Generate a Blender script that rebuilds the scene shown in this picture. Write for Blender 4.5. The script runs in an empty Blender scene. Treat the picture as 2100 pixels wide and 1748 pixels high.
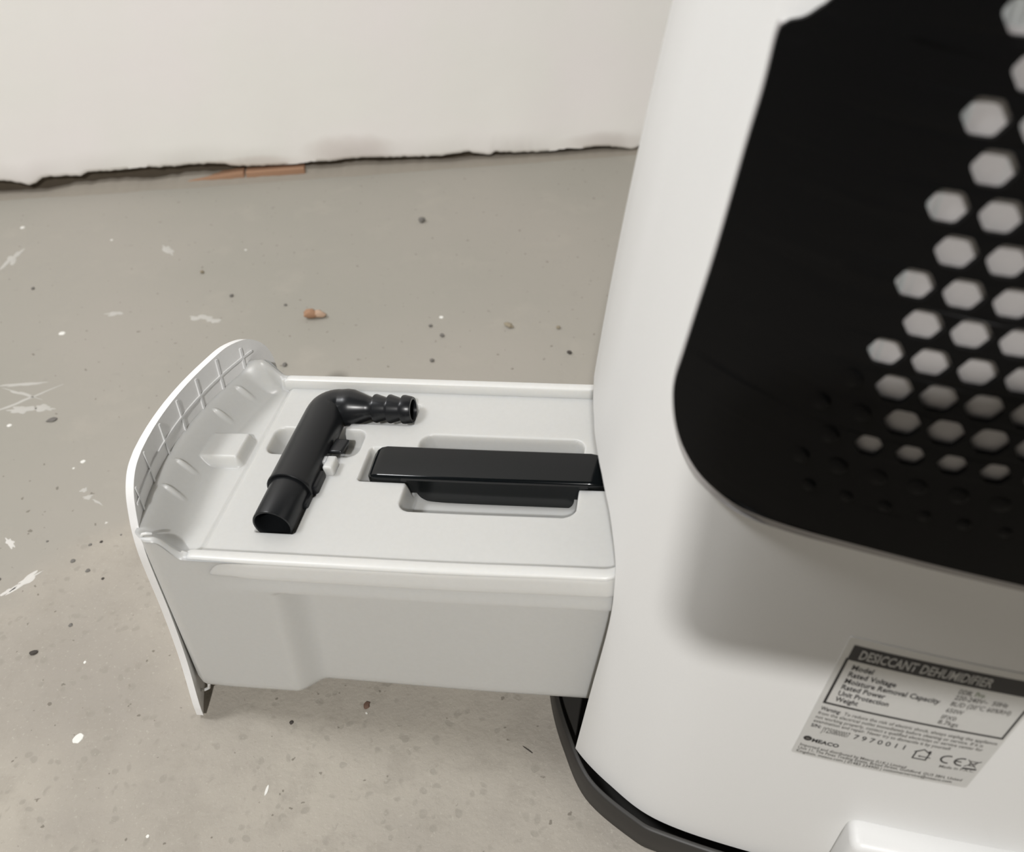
import bpy, bmesh, math, random
import numpy as np
from mathutils import Matrix, Vector, noise
from mathutils.geometry import tessellate_polygon

random.seed(7)
scene = bpy.context.scene
COL = scene.collection

# ------------------------------------------------------------------ camera
FOC, PX, PY = 1700.0, 1050.0, 874.0            # pixels, for a 2100 x 1748 frame
down = np.array([1080 - PX, 2740 - PY, FOC]); down /= np.linalg.norm(down)
_a = 1415 - PX
_y = -(_a * down[0] + FOC * down[2]) / down[1]
Yc = np.array([_a, _y, FOC]); Yc /= np.linalg.norm(Yc)
Xc = np.cross(Yc, -down)
R = np.stack([Xc, Yc, -down])                  # world = R @ camera axes (right, down, forward)
cam_data = bpy.data.cameras.new('camera')
cam_data.sensor_fit = 'HORIZONTAL'; cam_data.sensor_width = 36.0
cam_data.lens = FOC / 2100 * 36.0
cam_data.clip_start = 0.01
cam_data.dof.use_dof = True
cam_data.dof.focus_distance = 0.50
cam_data.dof.aperture_fstop = 9.0
cam = bpy.data.objects.new('camera', cam_data); COL.objects.link(cam)
M = Matrix.Identity(4)
for i in range(3):
    M[i][0] = R[i][0]; M[i][1] = -R[i][1]; M[i][2] = -R[i][2]
M.translation = (0, 0, 0.5)
cam.matrix_world = M
scene.camera = cam

# ------------------------------------------------------------------ world, lamps, exposure
world = bpy.data.worlds.new('world'); scene.world = world; world.use_nodes = True
world.node_tree.nodes['Background'].inputs[0].default_value = (0.9, 0.95, 1.0, 1)
world.node_tree.nodes['Background'].inputs[1].default_value = 0.02
def lamp(name, loc, target, size, power, color):
    l = bpy.data.lights.new(name, 'AREA'); l.shape = 'DISK'; l.size = size; l.energy = power; l.color = color
    o = bpy.data.objects.new(name, l); COL.objects.link(o); o.location = loc
    o.rotation_euler = (Vector(target) - Vector(loc)).to_track_quat('-Z', 'Y').to_euler()
    o.visible_camera = True
    return o
LAMP_A = (0.10, -1.85, 2.32)
lamp('lamp_main', LAMP_A, (0.05, 0.3, 0.1), 0.10, 71, (1.0, 0.98, 0.96))
lamp('lamp_second', (-1.25, 0.34, 1.70), (-0.1, 0.4, 0.15), 0.4, 17, (0.98, 0.985, 1.0))
scene.view_settings.view_transform = 'Standard'
scene.view_settings.look = 'None'
scene.view_settings.gamma = 1.0
scene.view_settings.use_curve_mapping = False
scene.view_settings.exposure = 0.0
scene.cycles.use_denoising = True
scene.cycles.max_bounces = 8
scene.cycles.diffuse_bounces = 5
scene.cycles.sample_clamp_indirect = 4.0

# ------------------------------------------------------------------ material helpers
def new_mat(name):
    m = bpy.data.materials.new(name); m.use_nodes = True
    nt = m.node_tree
    return m, nt, nt.nodes['Principled BSDF']
def N(nt, t, **kw):
    n = nt.nodes.new(t)
    for k, v in kw.items():
        if k.startswith('i_'):
            n.inputs[k[2:]].default_value = v
        else:
            setattr(n, k, v)
    return n
def simple(name, col, rough=0.5, metal=0.0, spec=0.5, sss=0.0, grain=0.0, gscale=400, coat=0.0, sssr=0.012):
    m, nt, b = new_mat(name)
    b.inputs['Base Color'].default_value = (*col, 1)
    b.inputs['Roughness'].default_value = rough
    b.inputs['Metallic'].default_value = metal
    b.inputs['Specular IOR Level'].default_value = spec
    b.inputs['Coat Weight'].default_value = coat
    if sss:
        b.inputs['Subsurface Weight'].default_value = sss
        b.inputs['Subsurface Radius'].default_value = (1.0, 0.9, 0.75)
        b.inputs['Subsurface Scale'].default_value = sssr
    tc = N(nt, 'ShaderNodeTexCoord')
    n1 = N(nt, 'ShaderNodeTexNoise'); n1.inputs['Scale'].default_value = gscale; n1.inputs['Detail'].default_value = 3
    nt.links.new(tc.outputs['Object'], n1.inputs['Vector'])
    mx = N(nt, 'ShaderNodeMix', data_type='RGBA', blend_type='MULTIPLY')
    mx.inputs['Factor'].default_value = 0.06
    mx.inputs['A'].default_value = (*col, 1)
    nt.links.new(n1.outputs['Fac'], mx.inputs['B'])
    nt.links.new(mx.outputs['Result'], b.inputs['Base Color'])
    if grain:
        bp = N(nt, 'ShaderNodeBump'); bp.inputs['Strength'].default_value = grain; bp.inputs['Distance'].default_value = 0.0003
        nt.links.new(n1.outputs['Fac'], bp.inputs['Height']); nt.links.new(bp.outputs['Normal'], b.inputs['Normal'])
    return m
WHITE = simple('white_abs', (0.765, 0.765, 0.75), 0.42, grain=0.05, gscale=1500)
TANK = simple('tank_polypropylene', (0.572, 0.572, 0.55), 0.38, sss=0.55, sssr=0.010)
RAILM = simple('rail_polypropylene', (0.67, 0.67, 0.645), 0.35, sss=0.5, sssr=0.006)
PANELM = simple('front_panel_white', (0.84, 0.835, 0.82), 0.4)
RIBM = simple('rib_white', (0.80, 0.80, 0.795), 0.45)
BLACK = simple('black_plastic', (0.012, 0.0125, 0.014), 0.42, grain=0.1, gscale=2500)
TUBE = simple('black_tube_plastic', (0.010, 0.0108, 0.012), 0.30, spec=.38)
GLOSS = simple('black_gloss_plastic', (0.004, 0.0052, 0.0058), 0.12, spec=.32)
GRILLE = simple('black_grille_plastic', (0.0035, 0.0035, 0.0036), 0.36, spec=.10)
BASEM = simple('black_base_plastic', (0.030, 0.028, 0.025), 0.5)
LIPM = simple('grey_lip_plastic', (0.40, 0.385, 0.38), 0.4)
FILTER = simple('filter_mesh', (0.36, 0.375, 0.37), 0.7)
LABELM = simple('silver_label', (0.63, 0.63, 0.61), 0.38, metal=0.2)
INK = simple('black_ink', (0.012, 0.011, 0.012), 0.5)
GREENINK = simple('olive_ink', (0.10, 0.15, 0.05), 0.5)
INKS = simple('silver_ink', (0.50, 0.50, 0.48), 0.45)
BRICK = simple('orange_brick', (0.37, 0.215, 0.13), 0.9, grain=0.8, gscale=300)
MORTAR = simple('old_mortar', (0.30, 0.27, 0.225), 0.95, grain=1.0, gscale=160)
DARKGAP = simple('dark_masonry', (0.085, 0.068, 0.048), 0.95, grain=1.0, gscale=150)
PAINT = simple('white_paint', (0.80, 0.79, 0.74), 0.5)
SMEAR = simple('thin_plaster_smear', (0.50, 0.485, 0.445), 0.9)
SMEAR2 = simple('thin_white_smear', (0.66, 0.64, 0.60), 0.9)
PEBD = simple('dark_grit', (0.06, 0.052, 0.045), 0.9)
PEBT = simple('tan_grit', (0.29, 0.25, 0.18), 0.9)
PEBG = simple('grey_grit', (0.17, 0.16, 0.145), 0.9)
PHONEM = simple('black_phone_glass', (0.02, 0.02, 0.022), 0.25)

def floor_material():
    m, nt, b = new_mat('concrete_floor')
    L = nt.links.new
    tc = N(nt, 'ShaderNodeTexCoord'); co = tc.outputs['Object']
    sep = N(nt, 'ShaderNodeSeparateXYZ'); L(co, sep.inputs[0])
    def noi(scale, det=4, rough=0.5, vec=None, dist=0.0):
        n = N(nt, 'ShaderNodeTexNoise'); n.inputs['Scale'].default_value = scale; n.inputs['Detail'].default_value = det
        n.inputs['Roughness'].default_value = rough; n.inputs['Distortion'].default_value = dist
        L(vec or co, n.inputs['Vector']); return n.outputs['Fac']
    def math_(op, a, bb=None, c=None, clamp=False):
        n = N(nt, 'ShaderNodeMath', operation=op, use_clamp=clamp)
        for i, v in enumerate((a, bb, c)):
            if v is None: continue
            if isinstance(v, (int, float)): n.inputs[i].default_value = v
            else: L(v, n.inputs[i])
        return n.outputs[0]
    def ramp(v, lo, hi):
        n = N(nt, 'ShaderNodeMapRange'); n.interpolation_type = 'SMOOTHSTEP'
        n.inputs['From Min'].default_value = lo; n.inputs['From Max'].default_value = hi
        L(v, n.inputs['Value']); return n.outputs['Result']
    def mix(f, A, B, blend='MIX'):
        n = N(nt, 'ShaderNodeMix', data_type='RGBA', blend_type=blend)
        if isinstance(f, (int, float)): n.inputs['Factor'].default_value = f
        else: L(f, n.inputs['Factor'])
        for k, v in (('A', A), ('B', B)):
            if isinstance(v, tuple): n.inputs[k].default_value = (*v, 1)
            else: L(v, n.inputs[k])
        return n.outputs['Result']
    # smooth grey trowelled concrete far away, open sandy screed close by; the border runs x*0.9 - y
    border = math_('SUBTRACT', math_('MULTIPLY', sep.outputs[0], 1.25), sep.outputs[1])
    border = math_('ADD', border, math_('MULTIPLY', math_('SUBTRACT', noi(9, 4), 0.5), 0.20))
    near = math_('MULTIPLY', ramp(border, -0.885, -0.83), math_('SUBTRACT', 1.0, ramp(sep.outputs[1], 0.38, 0.48)))
    grey = mix(ramp(noi(3.5, 3), 0.3, 0.7), (0.365, 0.340, 0.298), (0.332, 0.317, 0.275))
    grey = mix(math_('MULTIPLY', ramp(noi(14, 5, 0.6), 0.52, 0.75), 0.35), grey, (0.42, 0.385, 0.335))
    grey = mix(math_('MULTIPLY', ramp(noi(40, 5, 0.7), 0.62, 0.75), 0.35), grey, (0.28, 0.265, 0.235))
    sand = mix(ramp(noi(7, 4), 0.3, 0.7), (0.430, 0.396, 0.338), (0.335, 0.308, 0.268))
    v = N(nt, 'ShaderNodeTexVoronoi'); v.inputs['Scale'].default_value = 125; v.inputs['Randomness'].default_value = 1
    wv = N(nt, 'ShaderNodeVectorMath', operation='ADD')
    wn = N(nt, 'ShaderNodeTexNoise'); wn.inputs['Scale'].default_value = 60; L(co, wn.inputs['Vector'])
    ws = N(nt, 'ShaderNodeVectorMath', operation='SCALE'); ws.inputs['Scale'].default_value = 0.012; L(wn.outputs['Color'], ws.inputs[0])
    L(co, wv.inputs[0]); L(ws.outputs[0], wv.inputs[1]); L(wv.outputs[0], v.inputs['Vector'])
    stones = math_('MULTIPLY', math_('SUBTRACT', 1.0, ramp(v.outputs['Distance'], 0.22, 0.38)), ramp(noi(60, 2), 0.47, 0.58))
    sand = mix(math_('MULTIPLY', ramp(noi(38, 4, 0.65), 0.48, 0.66), 0.38), sand, (0.315, 0.288, 0.245))
    sand = mix(math_('MULTIPLY', stones, 0.50), sand, (0.285, 0.265, 0.225))
    sand = mix(math_('MULTIPLY', ramp(noi(260, 3, 0.7), 0.60, 0.72), 0.35), sand, (0.30, 0.27, 0.225))
    sand = mix(math_('MULTIPLY', ramp(noi(420, 2, 0.6), 0.60, 0.72), 0.35), sand, (0.50, 0.47, 0.405))
    col = mix(near, grey, sand)
    dots = math_('MULTIPLY', ramp(noi(150, 2), 0.70, 0.74), 0.65)
    col = mix(dots, col, (0.13, 0.115, 0.09))
    L(col, b.inputs['Base Color'])
    b.inputs['Roughness'].default_value = 0.82
    b.inputs['Specular IOR Level'].default_value = 0.3
    h = math_('ADD', math_('MULTIPLY', noi(300, 5, 0.6), 0.5), math_('MULTIPLY', noi(60, 4), 0.9))
    h = math_('MULTIPLY', h, math_('ADD', math_('MULTIPLY', near, 0.8), 0.12))
    h = math_('SUBTRACT', h, math_('MULTIPLY', stones, 0.1))
    bp = N(nt, 'ShaderNodeBump'); bp.inputs['Strength'].default_value = 0.75; bp.inputs['Distance'].default_value = 0.0014
    L(h, bp.inputs['Height']); L(bp.outputs['Normal'], b.inputs['Normal'])
    return m
FLOOR = floor_material()

def wall_material(stain=True):
    m, nt, b = new_mat('plaster_wall')
    L = nt.links.new
    tc = N(nt, 'ShaderNodeTexCoord')
    n1 = N(nt, 'ShaderNodeTexNoise'); n1.inputs['Scale'].default_value = 5; n1.inputs['Detail'].default_value = 3
    L(tc.outputs['Object'], n1.inputs['Vector'])
    mx = N(nt, 'ShaderNodeMix', data_type='RGBA'); mx.inputs['A'].default_value = (0.92, 0.885, 0.86, 1); mx.inputs['B'].default_value = (0.905, 0.89, 0.845, 1)
    r = N(nt, 'ShaderNodeMapRange'); r.inputs['From Min'].default_value = 0.4; r.inputs['From Max'].default_value = 0.6
    L(n1.outputs['Fac'], r.inputs['Value']); L(r.outputs['Result'], mx.inputs['Factor'])
    out = mx.outputs['Result']
    if stain:
        # damp, rubbed patches just above the broken plaster edge (object x = distance along wall, z = height)
        sep = N(nt, 'ShaderNodeSeparateXYZ'); L(tc.outputs['Object'], sep.inputs[0])
        n2 = N(nt, 'ShaderNodeTexNoise'); n2.inputs['Scale'].default_value = 22; n2.inputs['Detail'].default_value = 5
        L(tc.outputs['Object'], n2.inputs['Vector'])
        for (cx, cz, rx, rz, amt, colr) in ((0.455, 0.030, 0.075, 0.026, 0.32, (0.50, 0.41, 0.36)), (0.80, 0.018, 0.075, 0.016, 0.3, (0.52, 0.45, 0.40)), (0.33, 0.020, 0.09, 0.014, 0.35, (0.58, 0.48, 0.42))):
            def mm(op, a, c):
                n = N(nt, 'ShaderNodeMath', operation=op)
                for i, vv in enumerate((a, c)):
                    if isinstance(vv, (int, float)): n.inputs[i].default_value = vv
                    else: L(vv, n.inputs[i])
                return n.outputs[0]
            dx = mm('DIVIDE', mm('SUBTRACT', sep.outputs[0], cx), rx)
            dz = mm('DIVIDE', mm('SUBTRACT', sep.outputs[2], cz), rz)
            d = mm('ADD', mm('MULTIPLY', dx, dx), mm('MULTIPLY', dz, dz))
            d = mm('ADD', d, mm('MULTIPLY', n2.outputs['Fac'], 1.2))
            rr = N(nt, 'ShaderNodeMapRange'); rr.interpolation_type = 'SMOOTHSTEP'
            rr.inputs['From Min'].default_value = 1.6; rr.inputs['From Max'].default_value = 0.6; rr.inputs['To Max'].default_value = amt
            L(d, rr.inputs['Value'])
            k = N(nt, 'ShaderNodeMix', data_type='RGBA'); L(rr.outputs['Result'], k.inputs['Factor']); L(out, k.inputs['A'])
            k.inputs['B'].default_value = (*colr, 1); out = k.outputs['Result']
    L(out, b.inputs['Base Color'])
    b.inputs['Roughness'].default_value = 0.85
    n3 = N(nt, 'ShaderNodeTexNoise'); n3.inputs['Scale'].default_value = 30; L(tc.outputs['Object'], n3.inputs['Vector'])
    bp = N(nt, 'ShaderNodeBump'); bp.inputs['Strength'].default_value = 0.15; bp.inputs['Distance'].default_value = 0.002
    L(n3.outputs['Fac'], bp.inputs['Height']); L(bp.outputs['Normal'], b.inputs['Normal'])
    return m
WALL = wall_material(True)
WALL2 = simple('bare_grey_render', (.10, .099, .098), .9)

# ------------------------------------------------------------------ object helpers
def mesh_data(name, verts, faces, mat, smooth=True, angle=35):
    me = bpy.data.meshes.new(name)
    me.from_pydata([tuple(map(float, v)) for v in verts], [], [tuple(map(int, f)) for f in faces])
    me.validate()
    if mat: me.materials.append(mat)
    bm = bmesh.new(); bm.from_mesh(me); bmesh.ops.recalc_face_normals(bm, faces=bm.faces[:])
    ca = math.radians(angle)
    for f in bm.faces: f.smooth = smooth
    if smooth:
        for e in bm.edges:
            if len(e.link_faces) == 2 and e.calc_face_angle(0) > ca: e.smooth = False
    bm.to_mesh(me); bm.free()
    return me
def link(name, me, parent=None, loc=None, rot=None):
    o = bpy.data.objects.new(name, me); COL.objects.link(o)
    if parent is not None: o.parent = parent
    if loc is not None: o.location = loc
    if rot is not None: o.rotation_euler = rot
    return o
def obj(name, verts, faces, mat, parent=None, smooth=True, angle=35, **kw):
    return link(name, mesh_data(name, verts, faces, mat, smooth, angle), parent, **kw)
def tag(o, label, cat, group=None):
    o['label'] = label; o['category'] = cat
    if group: o['group'] = group
    return o
def root(name, loc, label, cat, rot=(0, 0, 0), group=None):
    o = bpy.data.objects.new(name, None); COL.objects.link(o)
    o.empty_display_size = 0.02; o.location = loc; o.rotation_euler = rot
    return tag(o, label, cat, group)
def structure(o): o['kind'] = 'structure'; return o
def sstep(a, b, x):
    t = np.clip((np.asarray(x, float) - a) / (b - a), 0, 1); return t * t * (3 - 2 * t)
def catmull(P, n=10, closed=False):
    P = np.array(P, float); out = []
    if closed: Q = np.vstack([P[-1], P, P[0], P[1]])
    else: Q = np.vstack([2 * P[0] - P[1], P, 2 * P[-1] - P[-2]])
    for i in range(1, len(Q) - 2):
        for k in range(n):
            t = k / n; p0, p1, p2, p3 = Q[i - 1], Q[i], Q[i + 1], Q[i + 2]
            out.append(.5 * ((2 * p1) + (p2 - p0) * t + (2 * p0 - 5 * p1 + 4 * p2 - p3) * t * t + (3 * p1 - p0 - 3 * p2 + p3) * t ** 3))
    if not closed: out.append(P[-1])
    return np.array(out)
def rrect(x0, x1, y0, y1, r, n=6):
    pts = []
    for cx, cy, a0 in ((x1 - r, y1 - r, 0), (x0 + r, y1 - r, 90), (x0 + r, y0 + r, 180), (x1 - r, y0 + r, 270)):
        for k in range(n + 1):
            a = math.radians(a0 + 90 * k / n); pts.append((cx + r * math.cos(a), cy + r * math.sin(a)))
    return pts
def plate(outline, holes, fmap, t0, t1, cell):
    """flat outline with holes, cut into cells so it can follow a curved map fmap(a, b, t) -> xyz; returns verts, faces of a closed plate"""
    loops = [[Vector((p[0], p[1], 0)) for p in outline]] + [[Vector((p[0], p[1], 0)) for p in h] for h in holes]
    tri = tessellate_polygon(loops)
    flat = [v for l in loops for v in l]
    bm = bmesh.new(); vs = [bm.verts.new(v) for v in flat]
    for t in tri:
        try: bm.faces.new([vs[i] for i in t])
        except ValueError: pass
    xs = [v.x for v in flat]; ys = [v.y for v in flat]
    if cell:
        for ax, lo, hi in ((0, min(xs), max(xs)), (1, min(ys), max(ys))):
            c = lo + cell
            while c < hi - cell * .2:
                co = Vector((c, 0, 0)) if ax == 0 else Vector((0, c, 0))
                no = Vector((1, 0, 0)) if ax == 0 else Vector((0, 1, 0))
                bmesh.ops.bisect_plane(bm, geom=bm.verts[:] + bm.edges[:] + bm.faces[:], plane_co=co, plane_no=no, dist=1e-6)
                c += cell
    bmesh.ops.remove_doubles(bm, verts=bm.verts[:], dist=1e-7)
    bm.verts.index_update()
    n = len(bm.verts)
    V = [fmap(v.co.x, v.co.y, t0) for v in bm.verts] + [fmap(v.co.x, v.co.y, t1) for v in bm.verts]
    F = []
    for f in bm.faces:
        idx = [v.index for v in f.verts]; F.append(idx); F.append([i + n for i in reversed(idx)])
    for e in bm.edges:
        if len(e.link_faces) == 1:
            a, b = e.verts[0].index, e.verts[1].index; F.append([a, b, b + n, a + n])
    bm.free()
    return V, F
def ringloft(rings, cap0=True, cap1=True):
    n = len(rings[0]); V = [p for r in rings for p in r]; F = []
    for j in range(len(rings) - 1):
        for i in range(n):
            k = (i + 1) % n; F.append([j * n + i, j * n + k, (j + 1) * n + k, (j + 1) * n + i])
    if cap0: F.append(list(range(n)))
    if cap1: F.append([(len(rings) - 1) * n + i for i in range(n)])
    return V, F
def sweep(path, radii, nseg=40, ref=(0, 0, 1)):
    path = [np.array(p, float) for p in path]; ref = np.array(ref, float); rings = []
    for i, p in enumerate(path):
        a = path[max(i - 1, 0)]; b = path[min(i + 1, len(path) - 1)]
        t = b - a
        if np.linalg.norm(t) < 1e-9: t = b - path[max(i - 2, 0)]
        t /= np.linalg.norm(t); s = np.cross(t, ref); s /= np.linalg.norm(s); u = np.cross(s, t)
        rings.append([p + radii[i] * (math.cos(q) * s + math.sin(q) * u) for q in [2 * math.pi * k / nseg for k in range(nseg)]])
    return rings
def bevbox(x0, x1, y0, y1, z0, z1, b, seg=3):
    bm = bmesh.new(); bmesh.ops.create_cube(bm, size=1)
    for v in bm.verts: v.co = Vector(((x0 + x1) / 2 + v.co.x * (x1 - x0), (y0 + y1) / 2 + v.co.y * (y1 - y0), (z0 + z1) / 2 + v.co.z * (z1 - z0)))
    bmesh.ops.bevel(bm, geom=bm.edges[:], offset=b, segments=seg, affect='EDGES', profile=0.5)
    bm.verts.index_update()
    V = [tuple(v.co) for v in bm.verts]; F = [[v.index for v in f.verts] for f in bm.faces]; bm.free()
    return V, F
def join(parts):
    V, F = [], []
    for v, f in parts:
        o = len(V); V += list(v); F += [[i + o for i in q] for q in f]
    return V, F
def blob(r, seed, sx=1, sy=1, sz=1, sub=2, amp=0.45):
    bm = bmesh.new(); bmesh.ops.create_icosphere(bm, subdivisions=sub, radius=1)
    for v in bm.verts:
        d = 1 + amp * noise.noise(v.co * 1.3 + Vector((seed * 7.1, seed * 3.3, seed)))
        v.co = Vector((v.co.x * sx, v.co.y * sy, v.co.z * sz)) * d * r
    bm.verts.index_update()
    zmin = min(v.co.z for v in bm.verts)
    V = [(v.co.x, v.co.y, v.co.z - zmin) for v in bm.verts]; F = [[v.index for v in f.verts] for f in bm.faces]; bm.free()
    return V, F

# ------------------------------------------------------------------ room
WA = np.array([-0.8225, 0.8829]); WD = np.array([0.9572, 0.2895]); WD /= np.linalg.norm(WD); WN = np.array([-WD[1], WD[0]])
def wp(d, n, z): q = WA + WD * d + WN * n; return (q[0], q[1], z)
D0, D1, NF, H = -1.3, 2.6, -3.3, 2.42
floor = structure(obj('floor', [wp(D0 - .1, NF - .1, 0), wp(D1 + .1, NF - .1, 0), wp(D1 + .1, .1, 0), wp(D0 - .1, .1, 0),
                                wp(D0 - .1, NF - .1, -.05), wp(D1 + .1, NF - .1, -.05), wp(D1 + .1, .1, -.05), wp(D0 - .1, .1, -.05)],
                      [[0, 1, 2, 3], [7, 6, 5, 4], [0, 4, 5, 1], [1, 5, 6, 2], [2, 6, 7, 3], [3, 7, 4, 0]], FLOOR, smooth=False))
structure(obj('ceiling', [wp(D0 - .1, NF - .1, H), wp(D1 + .1, NF - .1, H), wp(D1 + .1, .1, H), wp(D0 - .1, .1, H),
                          wp(D0 - .1, NF - .1, H + .05), wp(D1 + .1, NF - .1, H + .05), wp(D1 + .1, .1, H + .05), wp(D0 - .1, .1, H + .05)],
              [[3, 2, 1, 0], [4, 5, 6, 7], [0, 4, 5, 1], [1, 5, 6, 2], [2, 6, 7, 3], [3, 7, 4, 0]], WALL2, smooth=False))
def slab(name, a, b, c, d, mat, z0=0.0):
    P = [wp(*a, z0), wp(*b, z0), wp(*c, z0), wp(*d, z0), wp(*a, H), wp(*b, H), wp(*c, H), wp(*d, H)]
    return structure(obj(name, P, [[0, 1, 5, 4], [1, 2, 6, 5], [2, 3, 7, 6], [3, 0, 4, 7], [0, 3, 2, 1], [4, 5, 6, 7]], mat, smooth=False))
slab('wall_left', (D0 - .08, NF), (D0, NF), (D0, 0), (D0 - .08, 0), WALL2)
slab('wall_right', (D1, NF), (D1 + .08, NF), (D1 + .08, 0), (D1, 0), WALL2)
slab('wall_front', (D0, NF - .08), (D1, NF - .08), (D1, NF), (D0, NF), WALL2)
# back wall: a plaster skin broken off in a ragged line above the floor, masonry behind
edge = [(-1.3, .018), (-.6, .02), (-.2, .021), (0.0089, 0.0217), (0.0311, 0.0173), (0.0413, 0.0124), (0.0494, 0.0145), (0.0598, 0.0211), (0.0691, 0.0217), (0.1083, 0.0207), (0.1158, 0.0249), (0.1493, 0.0243), (0.1928, 0.0257), (0.2204, 0.025), (0.2671, 0.0249), (0.2919, 0.0237), (0.3004, 0.0197), (0.3282, 0.0169), (0.3791, 0.0158), (0.405, 0.0173), (0.4372, 0.0169), (0.4699, 0.0186), (0.5414, 0.0147), (0.5777, 0.0128), (0.5877, 0.0141), (0.6144, 0.0163), (0.631, 0.0123), (0.643, 0.0094), (0.6511, 0.0136), (0.6814, 0.0101), (0.7221, 0.0092), (0.7562, 0.0102), (0.8112, 0.0105), (0.8253, 0.0067), (0.843, 0.0033), (0.8633, 0.0096), (0.95, .010), (1.4, .014), (2.6, .014)]
dd = []
x = D0
while x < D1:
    dd.append(x); x += 0.0022 if -.02 < x < 0.9 else 0.02
dd.append(D1)
ee = np.interp(dd, [e[0] for e in edge], [e[1] for e in edge])
Vw, Fw = [], []
rows = 7
for i, d in enumerate(dd):
    jag = 0.0013 * noise.noise(Vector((d * 160, 0, 0))) + 0.0016 * noise.noise(Vector((d * 50, 3, 0)))
    e = max(ee[i] + jag, 0.002)
    wob = 0.002 * noise.noise(Vector((d * 14, 9, 0)))
    # front face: bottom lip rounded, slight hollow, up to the ceiling; then top and the back of the skin
    prof = [(0.011, e + .0015), (0.004, e), (0.0008, e + .0012), (-.0006 + wob, e + .006), (wob * .6, e + .03), (0, .12), (0, H), (0.011, H)]
    for n_, z in prof: Vw.append((d, n_, z))
nr = 8
for i in range(len(dd) - 1):
    for j in range(nr):
        k = (j + 1) % nr
        Fw.append([i * nr + j, (i + 1) * nr + j, (i + 1) * nr + k, i * nr + k])
Fw.append(list(range(nr))); Fw.append([(len(dd) - 1) * nr + j for j in range(nr)])
ang = math.atan2(WD[1], WD[0])
wb = structure(obj('wall_back', Vw, Fw, WALL, angle=60, loc=(WA[0], WA[1], 0), rot=(0, 0, ang)))
# masonry behind the plaster skin
Vm, Fm = [], []
for i, d in enumerate(dd):
    h1 = 0.010 * noise.noise(Vector((d * 30, 5, 0)))
    for n_, z in [(0.012 + .003 * noise.noise(Vector((d * 60, 1, 0))), -.01), (0.0125 + .0035 * noise.noise(Vector((d * 45, 2, 0))), .03), (.03, .03), (.03, -.01)]:
        Vm.append((d, n_, z))
for i in range(len(dd) - 1):
    for j in range(4):
        k = (j + 1) % 4; Fm.append([i * 4 + j, (i + 1) * 4 + j, (i + 1) * 4 + k, i * 4 + k])
obj('masonry', Vm, Fm, DARKGAP, wb)
# mortar ledge: lumpy strip in the gap sloping down to the floor
Vm, Fm = [], []
for i, d in enumerate(dd):
    t = 0.5 + 0.5 * noise.noise(Vector((d * 18, 8, 0))) + .25 * noise.noise(Vector((d * 90, 8, 0)))
    hgt = float(np.interp(d, [-1, 0, .06, .1, .3, .45, .6, .85, 2.6], [.004, .004, .003, .010, .012, .010, .006, .003, .004])) * (.55 + .6 * t)
    for n_, z in [(-.012 - .004 * t, -.001), (-.004, hgt * .45), (.003, hgt * .85), (0.012, hgt), (.012, -.002)]:
        Vm.append((d, n_, z))
for i in range(len(dd) - 1):
    for j in range(4): Fm.append([i * 5 + j, (i + 1) * 5 + j, (i + 1) * 5 + j + 1, i * 5 + j + 1])
obj('mortar_ledge', Vm, Fm, MORTAR, wb)
for (a, b, z1, n0) in ((0.238, 0.3145, .0125, -.0035), (0.3165, 0.394, .0125, -.0035)):
    V, F = bevbox(a, b, n0, .02, -.002, z1, .0015)
    V = [(x + .0012 * noise.noise(Vector((x * 150, y * 150, z * 150))), y + .001 * noise.noise(Vector((x * 120, 4, z * 200))), z + .0008 * noise.noise(Vector((x * 90, 2, 0)))) for x, y, z in V]
    if a < .3: V = [(x, y, z * (.45 + .55 * min(1, (x - a) / .05)) if z > 0 else z) for x, y, z in V]
    obj('brick', V, F, BRICK, wb)

# paint marks and smears dried on the floor: thin films, parts of the floor
def film(name, x, y, rx, ry, rot, mat, seed, t=0.0003, amp=.25, n=28, lab=None):
    pts = []
    for k in range(n):
        a = 2 * math.pi * k / n
        r = 1 + amp * noise.noise(Vector((math.cos(a) * 1.7 + seed * 5, math.sin(a) * 1.7, seed)))
        px, py = rx * r * math.cos(a), ry * r * math.sin(a)
        pts.append((x + px * math.cos(rot) - py * math.sin(rot), y + px * math.sin(rot) + py * math.cos(rot)))
    V = [(px, py, 0.00002) for px, py in pts] + [(x + (px - x) * .9, y + (py - y) * .9, t) for px, py in pts]
    F = [[k, (k + 1) % n, n + (k + 1) % n, n + k] for k in range(n)] + [list(range(n, 2 * n))]
    o = obj(name, V, F, mat, floor)
    if lab: o['label'] = lab
    return o
for i, (x, y, rx, ry) in enumerate(((-.5738, .6147, .0034, .0030), (-.5427, .4764, .0022, .002), (-.4511, .4429, .0022, .002), (-.4546, .4341, .001, .001), (-.3194, .2091, .0036, .0030), (-.2464, .1595, .0011, .001), (-.3444, .2608, .0012, .0009), (-.7458, .8132, .0030, .0026), (-.1916, .6977, .0024, .0022), (-.1420, .2535, .0009, .0006), (-.62, .80, .0016, .0014), (-.45, .80, .0014, .0012))):
    film('paint_spot', x, y, rx, ry, .3 * i, PAINT, i + 1, amp=.15, n=20)
film('paint_spot', -.1876, .1959, .0009, .0034, .05, PAINT, 33, amp=.1, n=16)
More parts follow.
